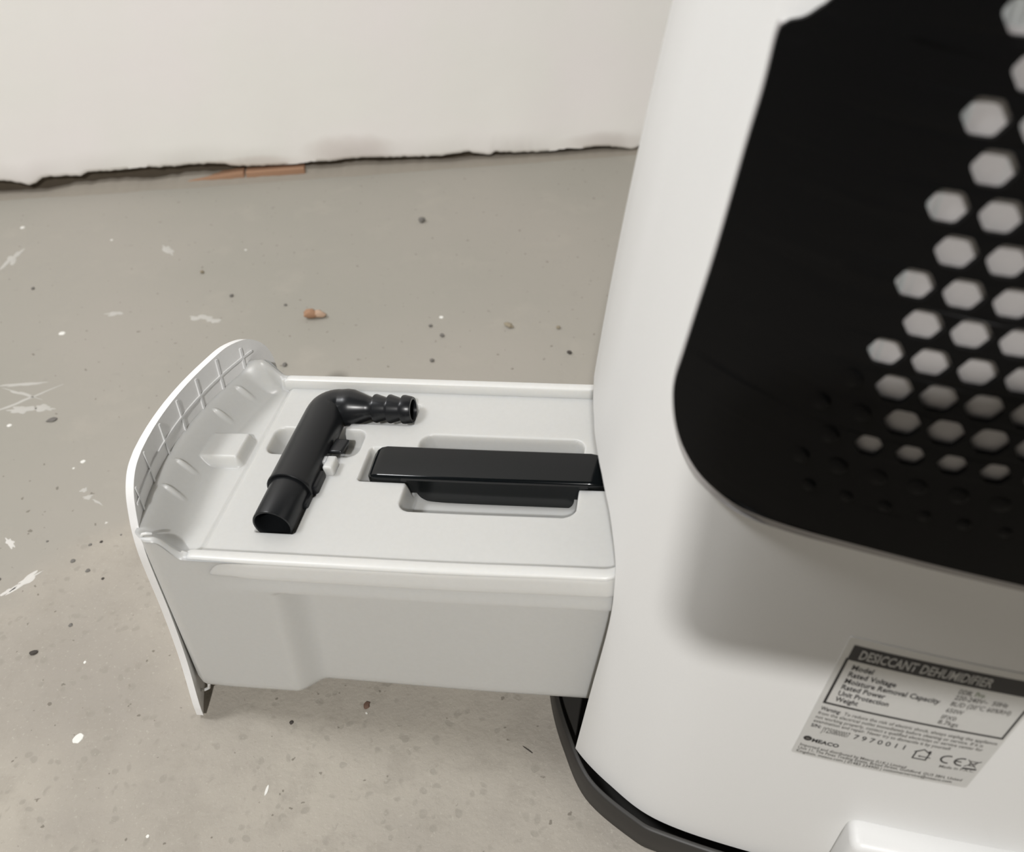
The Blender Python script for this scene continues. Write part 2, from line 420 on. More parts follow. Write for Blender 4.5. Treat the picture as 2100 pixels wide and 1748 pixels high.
for i, (x, y, rx, ry, rot, m) in enumerate((
        (-.4438, .6612, .012, .004, .1, SMEAR), (-.428, .658, .008, .0035, -.1, SMEAR),
        (-.5378, .6561, .009, .004, .2, SMEAR), (-.5407, .7863, .013, .0035, -.75, SMEAR),
        (-.7137, .7447, .006, .018, .1, SMEAR), (-.565, .532, .020, .0022, .25, SMEAR), (-.552, .508, .026, .0020, .85, SMEAR),
        (-.545, .498, .012, .005, .2, SMEAR), (-.556, .519, .018, .0016, -.2, SMEAR), (-.525, .503, .010, .004, 0, SMEAR),
        (-.4252, .3193, .0034, .0125, -.55, SMEAR2), (-.432, .309, .002, .007, -.6, SMEAR2), (-.4599, .3508, .006, .0022, -.6, SMEAR2),
        (-.4247, .4047, .004, .0025, .5, SMEAR), (-.412, .400, .007, .0012, -.4, SMEAR), (-.432, .412, .003, .0025, .5, SMEAR),
        (-.36, .385, .0016, .0012, 0, SMEAR2), (-.395, .381, .0013, .001, 0, SMEAR2), (-.62, .56, .007, .003, .3, SMEAR))):
    film('plaster_smear', x, y, rx, ry, rot, m, i + 40, amp=.9, n=34, t=.0002)

# loose grit on the floor
def pebble(x, y, r, mat, seed, label, name='pebble', cat='pebble', sx=1, sy=1, sz=.7, rz=0, group=None):
    V, F = blob(r, seed, sx, sy, sz)
    o = obj(name, V, F, mat, loc=(x, y, -.0003), rot=(0, 0, rz)); tag(o, label, cat, group); return o
chip = root('brick_chip', (-.3236, .6782, 0), 'orange broken brick chip lying alone on the grey concrete floor', 'brick chip')
V, F = blob(.0066, 3, 1.15, .8, .75); obj('brick_lump', V, F, BRICK, chip, loc=(-.0035, 0, -.0004))
V, F = blob(.0060, 5, 1.2, .8, .7); obj('brick_lump', V, F, simple('pale_brick', (.47, .33, .235), .9, grain=.8, gscale=300), chip, loc=(.0048, .002, -.0004))
pebble(-.2601, .8941, .0040, PEBG, 1, 'round dark grey pebble by itself on the floor nearest the back wall')
pebble(-.4793, .7452, .0024, PEBT, 2, 'small brown grit crumb farthest left behind the water tank', name='grit_crumb', cat='grit')
pebble(-.4269, .7045, .0021, PEBG, 4, 'tiny grey crumb between the brown crumb and the orange brick chip', name='grit_crumb', cat='grit')
pebble(-.3620, .6960, .0016, PEBG, 6, 'tiny dark crumb just left of the orange brick chip', name='grit_crumb', cat='grit')
pebble(-.1191, .6912, .0042, PEBT, 7, 'long tan pebble on the floor between tank and white body', sx=1.3, sy=.8, sz=.5, rz=-.6)
pebble(-.0521, .6548, .0023, PEBD, 8, 'small dark crumb on the floor close beside the white body', name='grit_crumb', cat='grit')
pebble(-.1990, .6800, .0019, PEBG, 9, 'grey crumb next to the white paint dot behind the tank', name='grit_crumb', cat='grit')
pebble(-.1833, .6650, .0022, PEBG, 10, 'grey crumb in front of the white paint dot behind the tank', name='grit_crumb', cat='grit')
pebble(-.1843, .6233, .0022, PEBG, 11, 'grey crumb just beyond the far rail of the tank', name='grit_crumb', cat='grit')
pebble(-.068, .695, .0022, PEBT, 12, 'pale tan crumb right of the long tan pebble', name='grit_crumb', cat='grit')
pebble(-.5079, .4888, .0040, PEBG, 13, 'dark grey flat crumb left of the curved front panel', name='grit_crumb', cat='grit', sx=1.3, sy=.7, sz=.25, rz=.5)
pebble(-.6522, .6876, .0018, PEBG, 14, 'small grey crumb at the far left of the floor', name='grit_crumb', cat='grit')
pebble(-.3257, .5960, .0024, PEBG, 15, 'small dark crumb behind the far shoulder of the tank', name='grit_crumb', cat='grit')
pebble(-.3834, .2623, .0019, PEBD, 16, 'small black crumb on the sandy floor left of the panel', name='grit_crumb', cat='grit', sx=1.5, sz=.5, rz=.4)
pebble(-.1434, .2586, .0023, simple('rusty_grit', (.15, .09, .065), .9), 17, 'rusty brown crumb on the floor just under the tank edge', name='grit_crumb', cat='grit', sz=.4)
pebble(-.0088 - .026, .2450, .0026, PEBD, 18, 'thin dark sliver on the floor beside the black base', name='grit_sliver', cat='grit', sx=1.5, sy=.18, sz=.15, rz=-.5)
pebble(-.188, .2398, .0012, PEBD, 19, 'dark speck on the floor below the front block of the tank', name='grit_crumb', cat='grit')
rs = random.Random(3)
k = 0
for (x, y) in ((-.4311, .3561), (-.3958, .3579), (-.3886, .3619), (-.3705, .2871), (-.352, .362), (-.3495, .353), (-.377, .371), (-.384, .334), (-.369, .329), (-.3625, .374), (-.4005, .341), (-.455, .3185), (-.4465, .3165), (-.3365, .3485), (-.3455, .3535)):
    k += 1
    o = pebble(x, y, rs.uniform(.0009, .0018), PEBG if k % 3 else PEBD, 30 + k, 'tiny dark speck of grit scattered on the floor left of the curved panel', name='grit_speck', cat='grit', sz=.35, group='dark grit specks on the floor left of the tank panel')

# ------------------------------------------------------------------ dehumidifier body
YC = .3194
NEARP = [(-.0283, .3194), (-.0262, .290), (-.0195, .2618), (-.0052, .2384), (.0165, .2195), (.0448, .2035), (.0949, .1942), (.16, .1890), (.23, .1885), (.30, .199), (.345, .225), (.366, .265), (.372, .3194)]
BASEC = catmull(NEARP, 12)
def near_curve(z):
    k = max(z - .024, 0); P = BASEC.copy()
    xm = .07 * k + .19 * max(0, z - .234) ** 2
    w = 1 - sstep(0, .12, P[:, 0]); wr = sstep(.28, .36, P[:, 0])
    side = np.clip((YC - P[:, 1]) / .06, 0, 1)
    P[:, 1] += k * (.05 * (1 - sstep(0, .26, P[:, 0]))) * side
    P[:, 0] += xm * w - .07 * k * wr
    return P
def plan(z, inset=0.0):
    P = near_curve(z); Q = P[1:-1][::-1].copy(); Q[:, 1] = 2 * YC - Q[:, 1]
    P = np.vstack([P, Q])
    if inset:
        T = np.roll(P, -1, 0) - np.roll(P, 1, 0); T /= np.linalg.norm(T, axis=1)[:, None]
        P = P + np.stack([-T[:, 1], T[:, 0]], 1) * inset
    return P
_cache = {}
def Yf(x, z):
    kz = round(z, 4)
    if kz not in _cache:
        P = near_curve(kz); i = np.argmin(P[:, 0]); j = np.argmax(P[:, 0]); _cache[kz] = (P[i:j + 1, 0].copy(), P[i:j + 1, 1].copy())
    a, b = _cache[kz]; return float(np.interp(x, a, b))
DH = root('dehumidifier', (.17, YC, 0), 'white tapered dehumidifier body with black hexagon-holed grille and black base', 'dehumidifier')
DL = np.array([.17, YC, 0])
def dl(V): return [tuple(np.array(v, float) - DL) for v in V]
# shell: outer and inner skins, then the tank opening is cut through the front
zs = list(np.linspace(.024, .47, 46))
outer = [[(p[0], p[1], z) for p in plan(z)] for z in zs]
inner = [[(p[0], p[1], z) for p in plan(z, .003)] for z in zs]
cx, cy = .172, YC
top = plan(.47)
for s, z in ((.985, .482), (.95, .490), (.88, .496), (.6, .499)):
    outer.append([(cx + (p[0] - cx) * s, cy + (p[1] - cy) * s, z) for p in top])
    inner.append([(cx + (p[0] - cx) * (s - .02), cy + (p[1] - cy) * (s - .02), z - .003) for p in top])
rings = inner[::-1] + outer
V, F = ringloft(rings, True, True)
nn = len(rings[0]); last = (len(rings) - 1) * nn
shell = obj('shell', dl(V), F, WHITE, DH, angle=40)
F2 = None
# join the two bottom rims instead of leaving a gap: rings are consecutive (inner bottom -> outer bottom), caps close both tops
op = [(.2380, .010), (.2384, .024), (.2401, .0867), (.2418, .150), (.2453, .181), (.2485, .195), (.2564, .2128), (.2649, .2227), (.2768, .2325), (.288, .2375), (.2966, .2417), (.3194, .2432)]
op = catmull(op, 5)
op2 = np.vstack([op, np.stack([2 * YC - op[:-1][::-1][:, 0], op[:-1][::-1][:, 1]], 1)])
n = len(op2)
V = [(-.09, p[0], p[1]) for p in op2] + [(.085, p[0], p[1]) for p in op2]
F = [[i, (i + 1) % n, n + (i + 1) % n, n + i] for i in range(n)] + [list(range(n)), list(range(n, 2 * n))]
cutter = obj('cutter', dl(V), F, None, DH, smooth=False)
md = shell.modifiers.new('cut', 'BOOLEAN'); md.operation = 'DIFFERENCE'; md.object = cutter; md.solver = 'EXACT'
bpy.context.view_layer.update()
dg = bpy.context.evaluated_depsgraph_get()
me = bpy.data.meshes.new_from_object(shell.evaluated_get(dg))
shell.modifiers.clear(); old = shell.data; shell.data = me; me.name = 'shell'
bpy.data.meshes.remove(old)
cm = cutter.data; bpy.data.objects.remove(cutter); bpy.data.meshes.remove(cm)
bm = bmesh.new(); bm.from_mesh(me)
for f in bm.faces: f.smooth = True
for e in bm.edges:
    e.smooth = not (len(e.link_faces) == 2 and e.calc_face_angle(0) > math.radians(38))
bm.to_mesh(me); bm.free()

# black base tray under the shell
BP = [(-.0300, .3194), (-.0288, .300), (-.0232, .2740), (-.0128, .2477), (.0035, .2195), (.0307, .2010), (.0480, .1950), (.0949, .1872), (.16, .182), (.23, .182), (.303, .193), (.350, .220), (.372, .262), (.379, .3194)]
bc = catmull(BP, 8); q = bc[1:-1][::-1].copy(); q[:, 1] = 2 * YC - q[:, 1]; bc = np.vstack([bc, q])
T = np.roll(bc, -1, 0) - np.roll(bc, 1, 0); T /= np.linalg.norm(T, axis=1)[:, None]; NN = np.stack([-T[:, 1], T[:, 0]], 1)
def br(ins, z): P = bc + NN * ins; return [(a, b, z) for a, b in P]
V, F = ringloft([br(.001, 0.0), br(0, .0015), br(0.0004, .0222), br(.0012, .0234), br(.0030, .0236), br(.0036, .0228), br(.0040, .006)], True, True)
obj('base_tray', dl(V), F, BASEM, DH, angle=50)

# grille: white lip plate, filter sheet, black panel with hexagonal holes
def onface(off):
    return lambda x, z, t: tuple(np.array((x, Yf(x, z) - t, z)) - DL)
left = [(.0337, .4277), (.0331, .4241), (.0322, .4115), (.0302, .3946), (.0267, .3611), (.0233, .3347), (.0212, .3180), (.0199, .3075), (.0204, .2991), (.0226, .2901), (.0267, .2824), (.0339, .2760), (.0446, .2738), (.0545, .2746), (.0675, .2757), (.0862, .2768), (.1076, .2771), (.1378, .2765)]
leftc = catmull(left, 4)
right = [(.19, .2755), (.26, .2750), (.300, .278), (.318, .288), (.3245, .31), (.320, .36), (.314, .43)]
rightc = catmull(right, 5)
topn = catmull([(.310, .446), (.295, .455), (.26, .458), (.12, .458), (.068, .458), (.052, .449), (.0440, .4371), (.0417, .4344), (.0389, .4315), (.0357, .4298)], 4)
outl = [tuple(p) for p in leftc] + [tuple(p) for p in rightc] + [tuple(p) for p in topn]
holes = []
HEX = []
for i in range(-6, 24):
    for j in range(-14, 14):
        hx = .0855 + i * .0116 + j * .0051; hz = .3306 + i * .0004 - j * .0111
        if hx < .0747 or hx > .285 or hz < .3135 or hz > .444: continue
        lowrow = hz < .3240 + (hx - .08) * .03
        edgec = hx < .0785
        r = .0043 if lowrow else (.0051 if edgec else .0053)
        HEX.append((hx, hz, r))
        holes.append([(hx + r * math.cos(math.radians(a + 4)) * 1.0, hz + r * math.sin(math.radians(a + 4))) for a in (0, 60, 120, 180, 240, 300)])
def roundhex(h):
    out = []
    n = len(h)
    for i in range(n):
        p = np.array(h[i]); a = np.array(h[i - 1]); b = np.array(h[(i + 1) % n])
        for t in ((.17, 0), (.05, .05), (0, .17)):
            out.append(tuple(p + (a - p) * t[0] + (b - p) * t[1]))
    return out
holes = [roundhex(h) for h in holes]
V, F = plate(outl, holes, onface(0), .0052, .0070, .02)
grille = obj('grille_panel', V, F, GRILLE, DH, angle=30)
grille['label'] = 'black back grille panel with hexagonal holes'
# blind dimples around the hole field
for i in range(-8, 20):
    for j in range(-4, 6):
        hx = .0855 + i * .0116 + j * .0051; hz = .3306 + i * .0004 - j * .0111
        near_hole = any(abs(hx - a) < .001 and abs(hz - b) < .001 for a, b, _ in HEX)
        if near_hole: continue
        if .060 < hx < .17 and .296 < hz < .352 and (hz < .3135 or hx < .0747):
            r = .0030 if hz > .303 else .0022
            ring = [(hx + r * math.cos(a), hz + r * math.sin(a)) for a in [2 * math.pi * q / 14 for q in range(14)]]
            y = Yf(hx, hz) - .0070
            V = [tuple(np.array((a, Yf(a, b) - .0071, b)) - DL) for a, b in ring] + [tuple(np.array((hx + (a - hx) * .7, Yf(a, b) - .00745, hz + (b - hz) * .7)) - DL) for a, b in ring]
            obj('grille_dimple', V, [[q, (q + 1) % 14, 14 + (q + 1) % 14, 14 + q] for q in range(14)] + [list(range(14, 28))], GRILLE, grille)
lip = []
for p in leftc:
    w_ = float(sstep(.0, 1.0, (.296 - p[1]) / .022))
    lip.append((p[0] - .0006, p[1] - .0045 * w_ - .0002))
for p in rightc: lip.append((p[0] + .001, p[1] - (.0045 if p[1] < .285 else 0)))
lip += [(.312, .463), (.05, .463), (.0372, .456)]
trim = [(p[0] - .0002, p[1] - .0052 * float(sstep(0, 1, (.300 - p[1]) / .030))) for p in leftc] + [(p[0], p[1] - (.0052 if p[1] < .285 else 0)) for p in rightc] + [(.310, .440), (.06, .440), (.040, .428)]
V, F = plate(trim, [], onface(0), .0010, .0050, .02)
obj('grille_trim', V, F, LIPM, DH, angle=30)['label'] = 'grey lip under the black grille panel'
V, F = plate(lip, [], onface(0), -.0004, .0009, .02)
lo = obj('back_cover_lip', V, F, WHITE, DH, angle=30)
# filter behind the holes, with vertical pleats as fine ridges
V, F = [], []
xs_ = np.arange(.06, .300, .0011); zs_ = np.arange(.29, .452, .006)
for z in zs_:
    for i, x in enumerate(xs_):
        V.append(tuple(np.array((x, Yf(x, z) - .0043 - (.0004 if i % 2 else 0), z)) - DL))
nx = len(xs_)
for j in range(len(zs_) - 1):
    for i in range(nx - 1): F.append([j * nx + i, j * nx + i + 1, (j + 1) * nx + i + 1, (j + 1) * nx + i])
obj('filter_sheet', V, F, FILTER, DH, smooth=False)['label'] = 'grey pleated filter behind the grille holes'

# cord cleat at the foot of the back
V, F = bevbox(0, .145, 0, .024, 0, .044, .0055, 4)
cl = link('cord_cleat', mesh_data('cord_cleat', V, F, WHITE), DH, loc=tuple(np.array((.1300, .1780, .0420)) - DL), rot=(0, 0, -.05))
V, F = bevbox(.0640, .0648, -.0004, .01, -.001, .0444, .0001, 1)
obj('cleat_seam', V, F, simple('seam_grey', (.10, .10, .12), .6), cl)

# ------------------------------------------------------------------ rating label
LTL, LTR, LBL, LBR = np.array((.0980, .2217)), np.array((.1688, .2232)), np.array((.0940, .1314)), np.array((.1668, .1358))
def lmap(a, b, off):
    p = (1 - b) * ((1 - a) * LTL + a * LTR) + b * ((1 - a) * LBL + a * LBR)
    return tuple(np.array((p[0], Yf(p[0], p[1]) - off, p[1])) - DL)
V, F = plate(rrect(0, 1, 0, 1, .012, 3), [], lambda a, b, t: lmap(a, b, t), .0000, .0003, .1)
label = obj('rating_label', V, F, LABELM, DH, smooth=False)
label['label'] = 'silver grey rating label headed DESICCANT DEHUMIDIFIER'
LW, LHh = .0717, .0876
def lprint(name, outline, holes=(), mat=INK, off=.00038):
    V, F = plate(outline, list(holes), lambda a, b, t: lmap(a, b, t), .00031, off, .12)
    return obj(name, V, F, mat, label, smooth=False)
lprint('header_band', [(.037, .050), (.982, .047), (.982, .160), (.037, .160)])
fr = [(.030, .150), (.985, .150), (.985, .513), (.030, .522)]; fi = [(.044, .155), (.974, .155), (.974, .500), (.044, .508)]
lprint('printed_frame', fr, [fi])
def text(s, a0, a1, b0, h, bold=0.0, mat=INK, b1=None, name='lettering', off=.00042, spacing=1.0):
    cu = bpy.data.curves.new('t', 'FONT'); cu.body = s; cu.size = 1.0; cu.offset = bold; cu.space_character = spacing; cu.resolution_u = 2
    o = bpy.data.objects.new('t', cu); COL.objects.link(o); bpy.context.view_layer.update()
    me = bpy.data.meshes.new_from_object(o.evaluated_get(bpy.context.evaluated_depsgraph_get()))
    bpy.data.objects.remove(o); bpy.data.curves.remove(cu)
    xs = [v.co.x for v in me.vertices]; x0, x1 = min(xs), max(xs)
    b1 = b0 if b1 is None else b1
    for v in me.vertices:
        t = (v.co.x - x0) / (x1 - x0)
        v.co = Vector(lmap(a0 + (a1 - a0) * t, b0 + (b1 - b0) * t - v.co.y * h / .69, off))
    me.materials.clear(); me.materials.append(mat); me.name = name
    o = link(name, me, label); return o
text('DESICCANT DEHUMIDIFIER', .085, .752, .134, .062, .022, INKS, off=.00055)
for s, e, b in (('Model', .192, .223), ('Rated Voltage', .332, .277), ('Moisture Removal Capacity', .578, .330), ('Rated Power', .314, .380), ('Unit Protection', .351, .432), ('Weight', .205, .482)):
    text(s, .081, e, b, .037, .016)
GR = simple('grey_ink', (.10, .095, .085), .5)
text('DD8L', .631, .698, .224, .034, .004, GR); text('Pro', .712, .757, .222, .034, .0, GREENINK)
for s, e, b in (('220-240V~  50Hz', .890, .272), ('8L/D (20°C 60%RH)', .927, .324), ('650W', .717, .379), ('IPX0', .705, .437), ('8.7kgs', .735, .481)):
    text(s, .631, e, b, .034, .004, GR, b1=b - .012 if e > .8 else None)
text('Warning:', .035, .145, .578, .030, .014); text('To reduce the risk of electric shock, always unplug the appliance', .165, .977, .579, .026, .004, GR, b1=.568)
text('from the electrical outlet immediately before cleaning or service. If it is', .034, .921, .618, .026, .004, GR, b1=.607)
text('not working properly, contact a qualified electrician or service center for', .033, .934, .655, .026, .004, GR, b1=.643)
text('examination and repair. Never try to dismantle it by yourself.', .032, .785, .690, .026, .004, GR, b1=.683)
text('S/N:', .031, .087, .733, .027, .018)
text('JY250800007', .098, .252, .758, .046, .0, GR)
text('7970011', .278, .560, .755, .040, .004, spacing=1.5)
text('MEACO', .078, .231, .863, .030, .03)
text('Imported and distributed by Meaco (U.K.) Limited', .027, .633, .921, .024, .004, GR)
text('Unit 11, The Pines Trading Estate, Broad Street, Guildford, GU3 3BH, United', .025, .950, .953, .024, .004, GR, b1=.943)
text('Kingdom. meaco.com | 01483 234900 | customerservice@meaco.com', .025, .908, .984, .024, .004, GR, b1=.976)
text('Made in P.R.C.', .789, .976, .850, .024, .004, GR, b1=.840)
circ = lambda cx_, cy_, rx, ry, n=20: [(cx_ + rx * math.cos(2 * math.pi * k / n), cy_ + ry * math.sin(2 * math.pi * k / n)) for k in range(n)]
lprint('printed_logo', circ(.050, .843, .024, .021))
lprint('logo_detail', circ(.050, .843, .012, .008), mat=GR, off=.0005)
# house mark
def stroke(pts, w):
    out = []
    A, B = [], []
    for i, p in enumerate(pts):
        a = np.array(pts[max(i - 1, 0)]); b = np.array(pts[min(i + 1, len(pts) - 1)]); t = (b - a); t = t / np.linalg.norm(t)
        nn_ = np.array((-t[1], t[0])) * w / 2
        A.append(tuple(np.array(p) + nn_)); B.append(tuple(np.array(p) - nn_))
    return A + B[::-1]
lprint('house_mark', [(.625, .815), (.625, .752), (.615, .752), (.662, .716), (.712, .752), (.704, .752), (.704, .815)],
       [[(.633, .807), (.696, .807), (.696, .750), (.662, .725), (.633, .750)]])
lprint('house_mark', [(.690, .725), (.704, .725), (.704, .745), (.690, .737)])
lprint('arrow_mark', stroke([(.656, .785), (.718, .785)], .006)); lprint('arrow_mark', [(.650, .785), (.662, .776), (.662, .794)])
def arc(cx_, cy_, rx, ry, w, a0, a1, n=16):
    o_ = [(cx_ + rx * math.cos(math.radians(a0 + (a1 - a0) * k / n)), cy_ + ry * math.sin(math.radians(a0 + (a1 - a0) * k / n))) for k in range(n + 1)]
    i_ = [(cx_ + (rx - w) * math.cos(math.radians(a0 + (a1 - a0) * k / n)), cy_ + (ry - w) * math.sin(math.radians(a0 + (a1 - a0) * k / n))) for k in range(n + 1)]
    return o_ + i_[::-1]
lprint('certification_mark', arc(.808, .768, .042, .038, .010, 75, 285))
lprint('certification_mark', arc(.882, .768, .042, .038, .010, 75, 285)); lprint('certification_mark', stroke([(.845, .768), (.880, .768)], .009))
lprint('bin_mark', stroke([(.905, .735), (.968, .800)], .005)); lprint('bin_mark', stroke([(.975, .735), (.905, .800)], .005))
lprint('bin_mark', [(.918, .742), (.962, .742), (.952, .790), (.925, .790)], [[(.924, .748), (.956, .748), (.948, .784), (.930, .784)]], mat=GR)
lprint('bin_mark', [(.905, .812), (.978, .808), (.978, .820), (.905, .824)])

# ------------------------------------------------------------------ water tank (pulled out, front end sagging to the floor)
SAG = math.radians(6.03)
TO = np.array([-.1691, .2434, .1626])
EX = np.array([math.cos(SAG), 0, math.sin(SAG)]); EZ = np.array([-math.sin(SAG), 0, math.cos(SAG)])
OFF = np.array([.0, .080, -.150])
tank_base = TO + EX * OFF[0] + np.array([0, OFF[1], 0]) + EZ * OFF[2]
TK = root('water_tank', tuple(tank_base), 'white translucent water tank pulled half out of the dehumidifier, front end on the floor', 'water tank', rot=(0, -SAG, 0))
def tl(V): return [tuple(np.array(v, float) - OFF) for v in V]
VW = .1543
def uf(v, w): return -.0745 + .152 * w - .02 * (1 - ((v - .076) / .084) ** 2)
def tp(v, u): return v * (1 - .24 * np.maximum(u, -.05)) + (.0015 * sstep(.08, .17, u) + .008 * sstep(.171, .190, u)) * (1 - np.clip(v, 0, VW) / VW)
UE = .235; _VW = .1543                                              # tank width at u = 0
def rr_sdf(u, v, u0, u1, v0, v1, r):
    cx_, cy_ = (u0 + u1) / 2, (v0 + v1) / 2
    dx = np.abs(u - cx_) - ((u1 - u0) / 2 - r); dy = np.abs(v - cy_) - ((v1 - v0) / 2 - r)
    return np.hypot(np.maximum(dx, 0), np.maximum(dy, 0)) + np.minimum(np.maximum(dx, dy), 0) - r
# --- top: heightfield with rails' inner faces, well, groove and pockets
du = .00065
us = np.arange(-.108, UE + du, du); vs_ = np.concatenate([np.linspace(0, .0045, 6), np.arange(.0051, .1492, du), np.linspace(.1497, VW, 7)])
U, Vv = np.meshgrid(us, vs_, indexing='ij')
Uc = np.maximum(U, uf(Vv, 0.0) + .005 + .007 * np.clip((.010 - Vv) / .010, 0, 1) ** 2 + .007 * np.clip((Vv - (VW - .010)) / .010, 0, 1) ** 2)
d = Uc - (uf(Vv, 0.0) + .005)
Hh = np.full(U.shape, -.006)
bx = lambda u0, u1, v0, v1, r, dep, soft: -dep * (1 - sstep(-soft, 0, rr_sdf(Uc, Vv, u0, u1, v0, v1, r)))
# front zone: wall top, inner slope
front = .0095 - .0175 * sstep(.001, .021, d)
Hh = np.where(Uc < -.047, np.maximum(front, -.0080), Hh)
Hh -= .0016 * np.exp(-((Uc + .0468) / .0016) ** 2)
# bridge box and small fins in the front zone
Hh = np.maximum(Hh, -.009 + .0082 * (1 - sstep(-.0038, .0005, rr_sdf(Uc, Vv, -.100, -.0500, .0745, .1010, .004))))
for vc in (.0455, .0660, .1110, .1330):
    Hh = np.maximum(Hh, -.0090 + (.0165 * (1 - sstep(.007, .020, d))) * np.exp(-((Vv - vc) / .0042) ** 2))
# pockets
pk = np.zeros(U.shape)
def pocket(a): 
    global pk
    pk = np.minimum(pk, a)
pocket(bx(-.0410, .0200, .0860, .1105, .007, .0120, .0045))             # finger pocket behind the tube
pocket(bx(.0545, .1535, .0455, .1090, .008, .0165, .0035))              # grip pocket
pocket(bx(.0255, .1780, .0672, .0955, .0025, .0110, .0010))             # slot of the handle bar
pocket(bx(-.0231, .0046, .0530, .1410, .001, .0165, .0006)); pocket(bx(-.0209, .0030, .0258, .0560, .001, .0150, .0006))             # channel of the long tube leg
pocket(bx(-.0100, .0065, .1130, .1385, .001, .0150, .0006)); pocket(bx(.0060, .0470, .1160, .1355, .001, .0130, .0006))             # channel of the barbed leg
Hh = Hh + np.where(Uc > -.044, pk, 0)
# rails and shoulders along both sides
shoul = .0135 * (1 - sstep(-.0630, -.0490, Uc))
vin = np.minimum(Vv, VW - Vv)
side = np.where(vin < .0062, 1 - sstep(.0050, .0062, vin), 0)
side_h = np.where(Uc < -.047, np.maximum(shoul, 0.0), 0.0)
wid = np.where(Uc < -.052, .0042, .0056)
frz = 1 - sstep(-.060, -.049, Uc)
mk = (1 - sstep(wid - .0006, wid + .0016, vin)) * (1 - frz) + (1 - sstep(.0022, .0125, vin)) * frz
Hh = Hh * (1 - mk) + np.maximum(side_h, Hh) * mk
Hh = Hh - .0012 * np.clip((.0018 - vin) / .0018, 0, 1) ** 2
P = np.stack([Uc, tp(Vv, Uc), Hh], -1) - OFF
nu, nv = U.shape
idx = np.arange(nu * nv).reshape(nu, nv)
Q = np.stack([idx[:-1, :-1], idx[1:, :-1], idx[1:, 1:], idx[:-1, 1:]], -1).reshape(-1, 4)
keep = ((Uc[1:, :-1] - Uc[:-1, :-1]) + (Uc[1:, 1:] - Uc[:-1, 1:])).reshape(-1) > 1e-6
Q = Q[keep]
me = bpy.data.meshes.new('lid')
me.vertices.add(nu * nv); me.vertices.foreach_set('co', P.reshape(-1).astype(np.float32))
me.loops.add(len(Q) * 4); me.loops.foreach_set('vertex_index', Q.reshape(-1).astype(np.int32))
me.polygons.add(len(Q)); me.polygons.foreach_set('loop_start', np.arange(0, len(Q) * 4, 4, dtype=np.int32))
me.polygons.foreach_set('loop_total', np.full(len(Q), 4, dtype=np.int32)) if hasattr(me.polygons[0], 'loop_total') and False else None
me.update(calc_edges=True)
me.polygons.foreach_set('use_smooth', np.ones(len(Q), dtype=bool))
me.materials.append(TANK); me.validate()
bm = bmesh.new(); bm.from_mesh(me)
loose = [v for v in bm.verts if not v.link_faces]; bmesh.ops.delete(bm, geom=loose, context='VERTS'); bm.to_mesh(me); bm.free()
lid = link('lid', me, TK)
lid['label'] = 'moulded white lid with pockets for the handle and the elbow'

# --- body: horizontal plan rings from the rim down to the bottom
def tank_plan(w, s):
    """s: 0 at rim .. 1 at bottom; ring of (u, v, w)"""
    pts = []
    usn = np.concatenate([np.arange(UE, .195, -.01), np.arange(.195, -.075, -.0018)])
    fr_u = lambda v: uf(v, w) + .005
    R0 = .010
    un = fr_u(.0) + .007 + .0005
    near_ = [(u, 0.0) for u in usn if u > un + .002]
    # rounded corner and front wall
    vs2 = np.linspace(0, VW, 70)
    frontp = []
    for v in vs2:
        e = max(0, (R0 - v) / R0, (v - (VW - R0)) / R0)
        frontp.append((fr_u(v) + .007 * e * e, v))
    far_ = [(u, VW) for u, _ in near_[::-1]]
    return near_, frontp, far_
def side_off(u, w):
    us_ = u - .152 * w
    base = (.0034 - .0026 * sstep(-.014, -.0262, w)) * sstep(-.052, .010, us_)
    sd = rr_sdf(us_, w, .001, .172, -.20, -.026, .010)
    rec = .0085 * (1 - sstep(-.012, .004, np.maximum(sd, -(us_ - .001) ))) if False else .0105 * sstep(-.005, .013, us_) * sstep(-.0262, -.0290, w) * (1 - sstep(.174, .186, u))
    return base + rec
levels = [0.0, .02, .10] + list(np.linspace(.14, .27, 22)) + list(np.linspace(.30, .97, 28)) + [.985, .995, 1.0]
rings = []
near0, front0, far0 = tank_plan(0, 0)
NN_, NFp, NFa = len(near0), len(front0), len(far0)
for li, s in enumerate(levels):
    ring = []
    wb_ = -.1325
    def wtop(u, v):
        vin_ = min(v, VW - v)
        return max(.0135 * float(1 - sstep(-.063, -.049, u)), 0.0) - .0012 if True else .0095
    # column base positions at rim, then lean with depth
    for kind, arr in (('n', near0), ('f', front0), ('a', far0)):
        for (u, v) in arr:
            wt = wtop(u, v)
            if kind == 'f':
                vin_ = min(v, VW - v); wt = (.0095 + (.0123 - .0095) * float(1 - sstep(.004, .012, vin_)))
            w = wt + (wb_ - wt) * s
            lean = .152 * w * float(1 - sstep(.10, .22, u))
            uu = u + lean
            bot = .006 * max(0, (s - .95) / .05) ** 2
            so = float(side_off(uu, w)) * (1 if kind != 'f' else 0) * float(sstep(0, .05, s))
            if kind == 'n': vv = 0 + so + bot
            elif kind == 'a': vv = VW - so - bot
            else:
                vv = v; uu += bot * .7
                vv = min(max(vv, bot), VW - bot)
            ring.append((uu, float(tp(vv, uu)), w))
    rings.append(ring)
V, F = ringloft(rings, False, True)
obj('tank_body', tl(V), F, TANK, TK, angle=50)
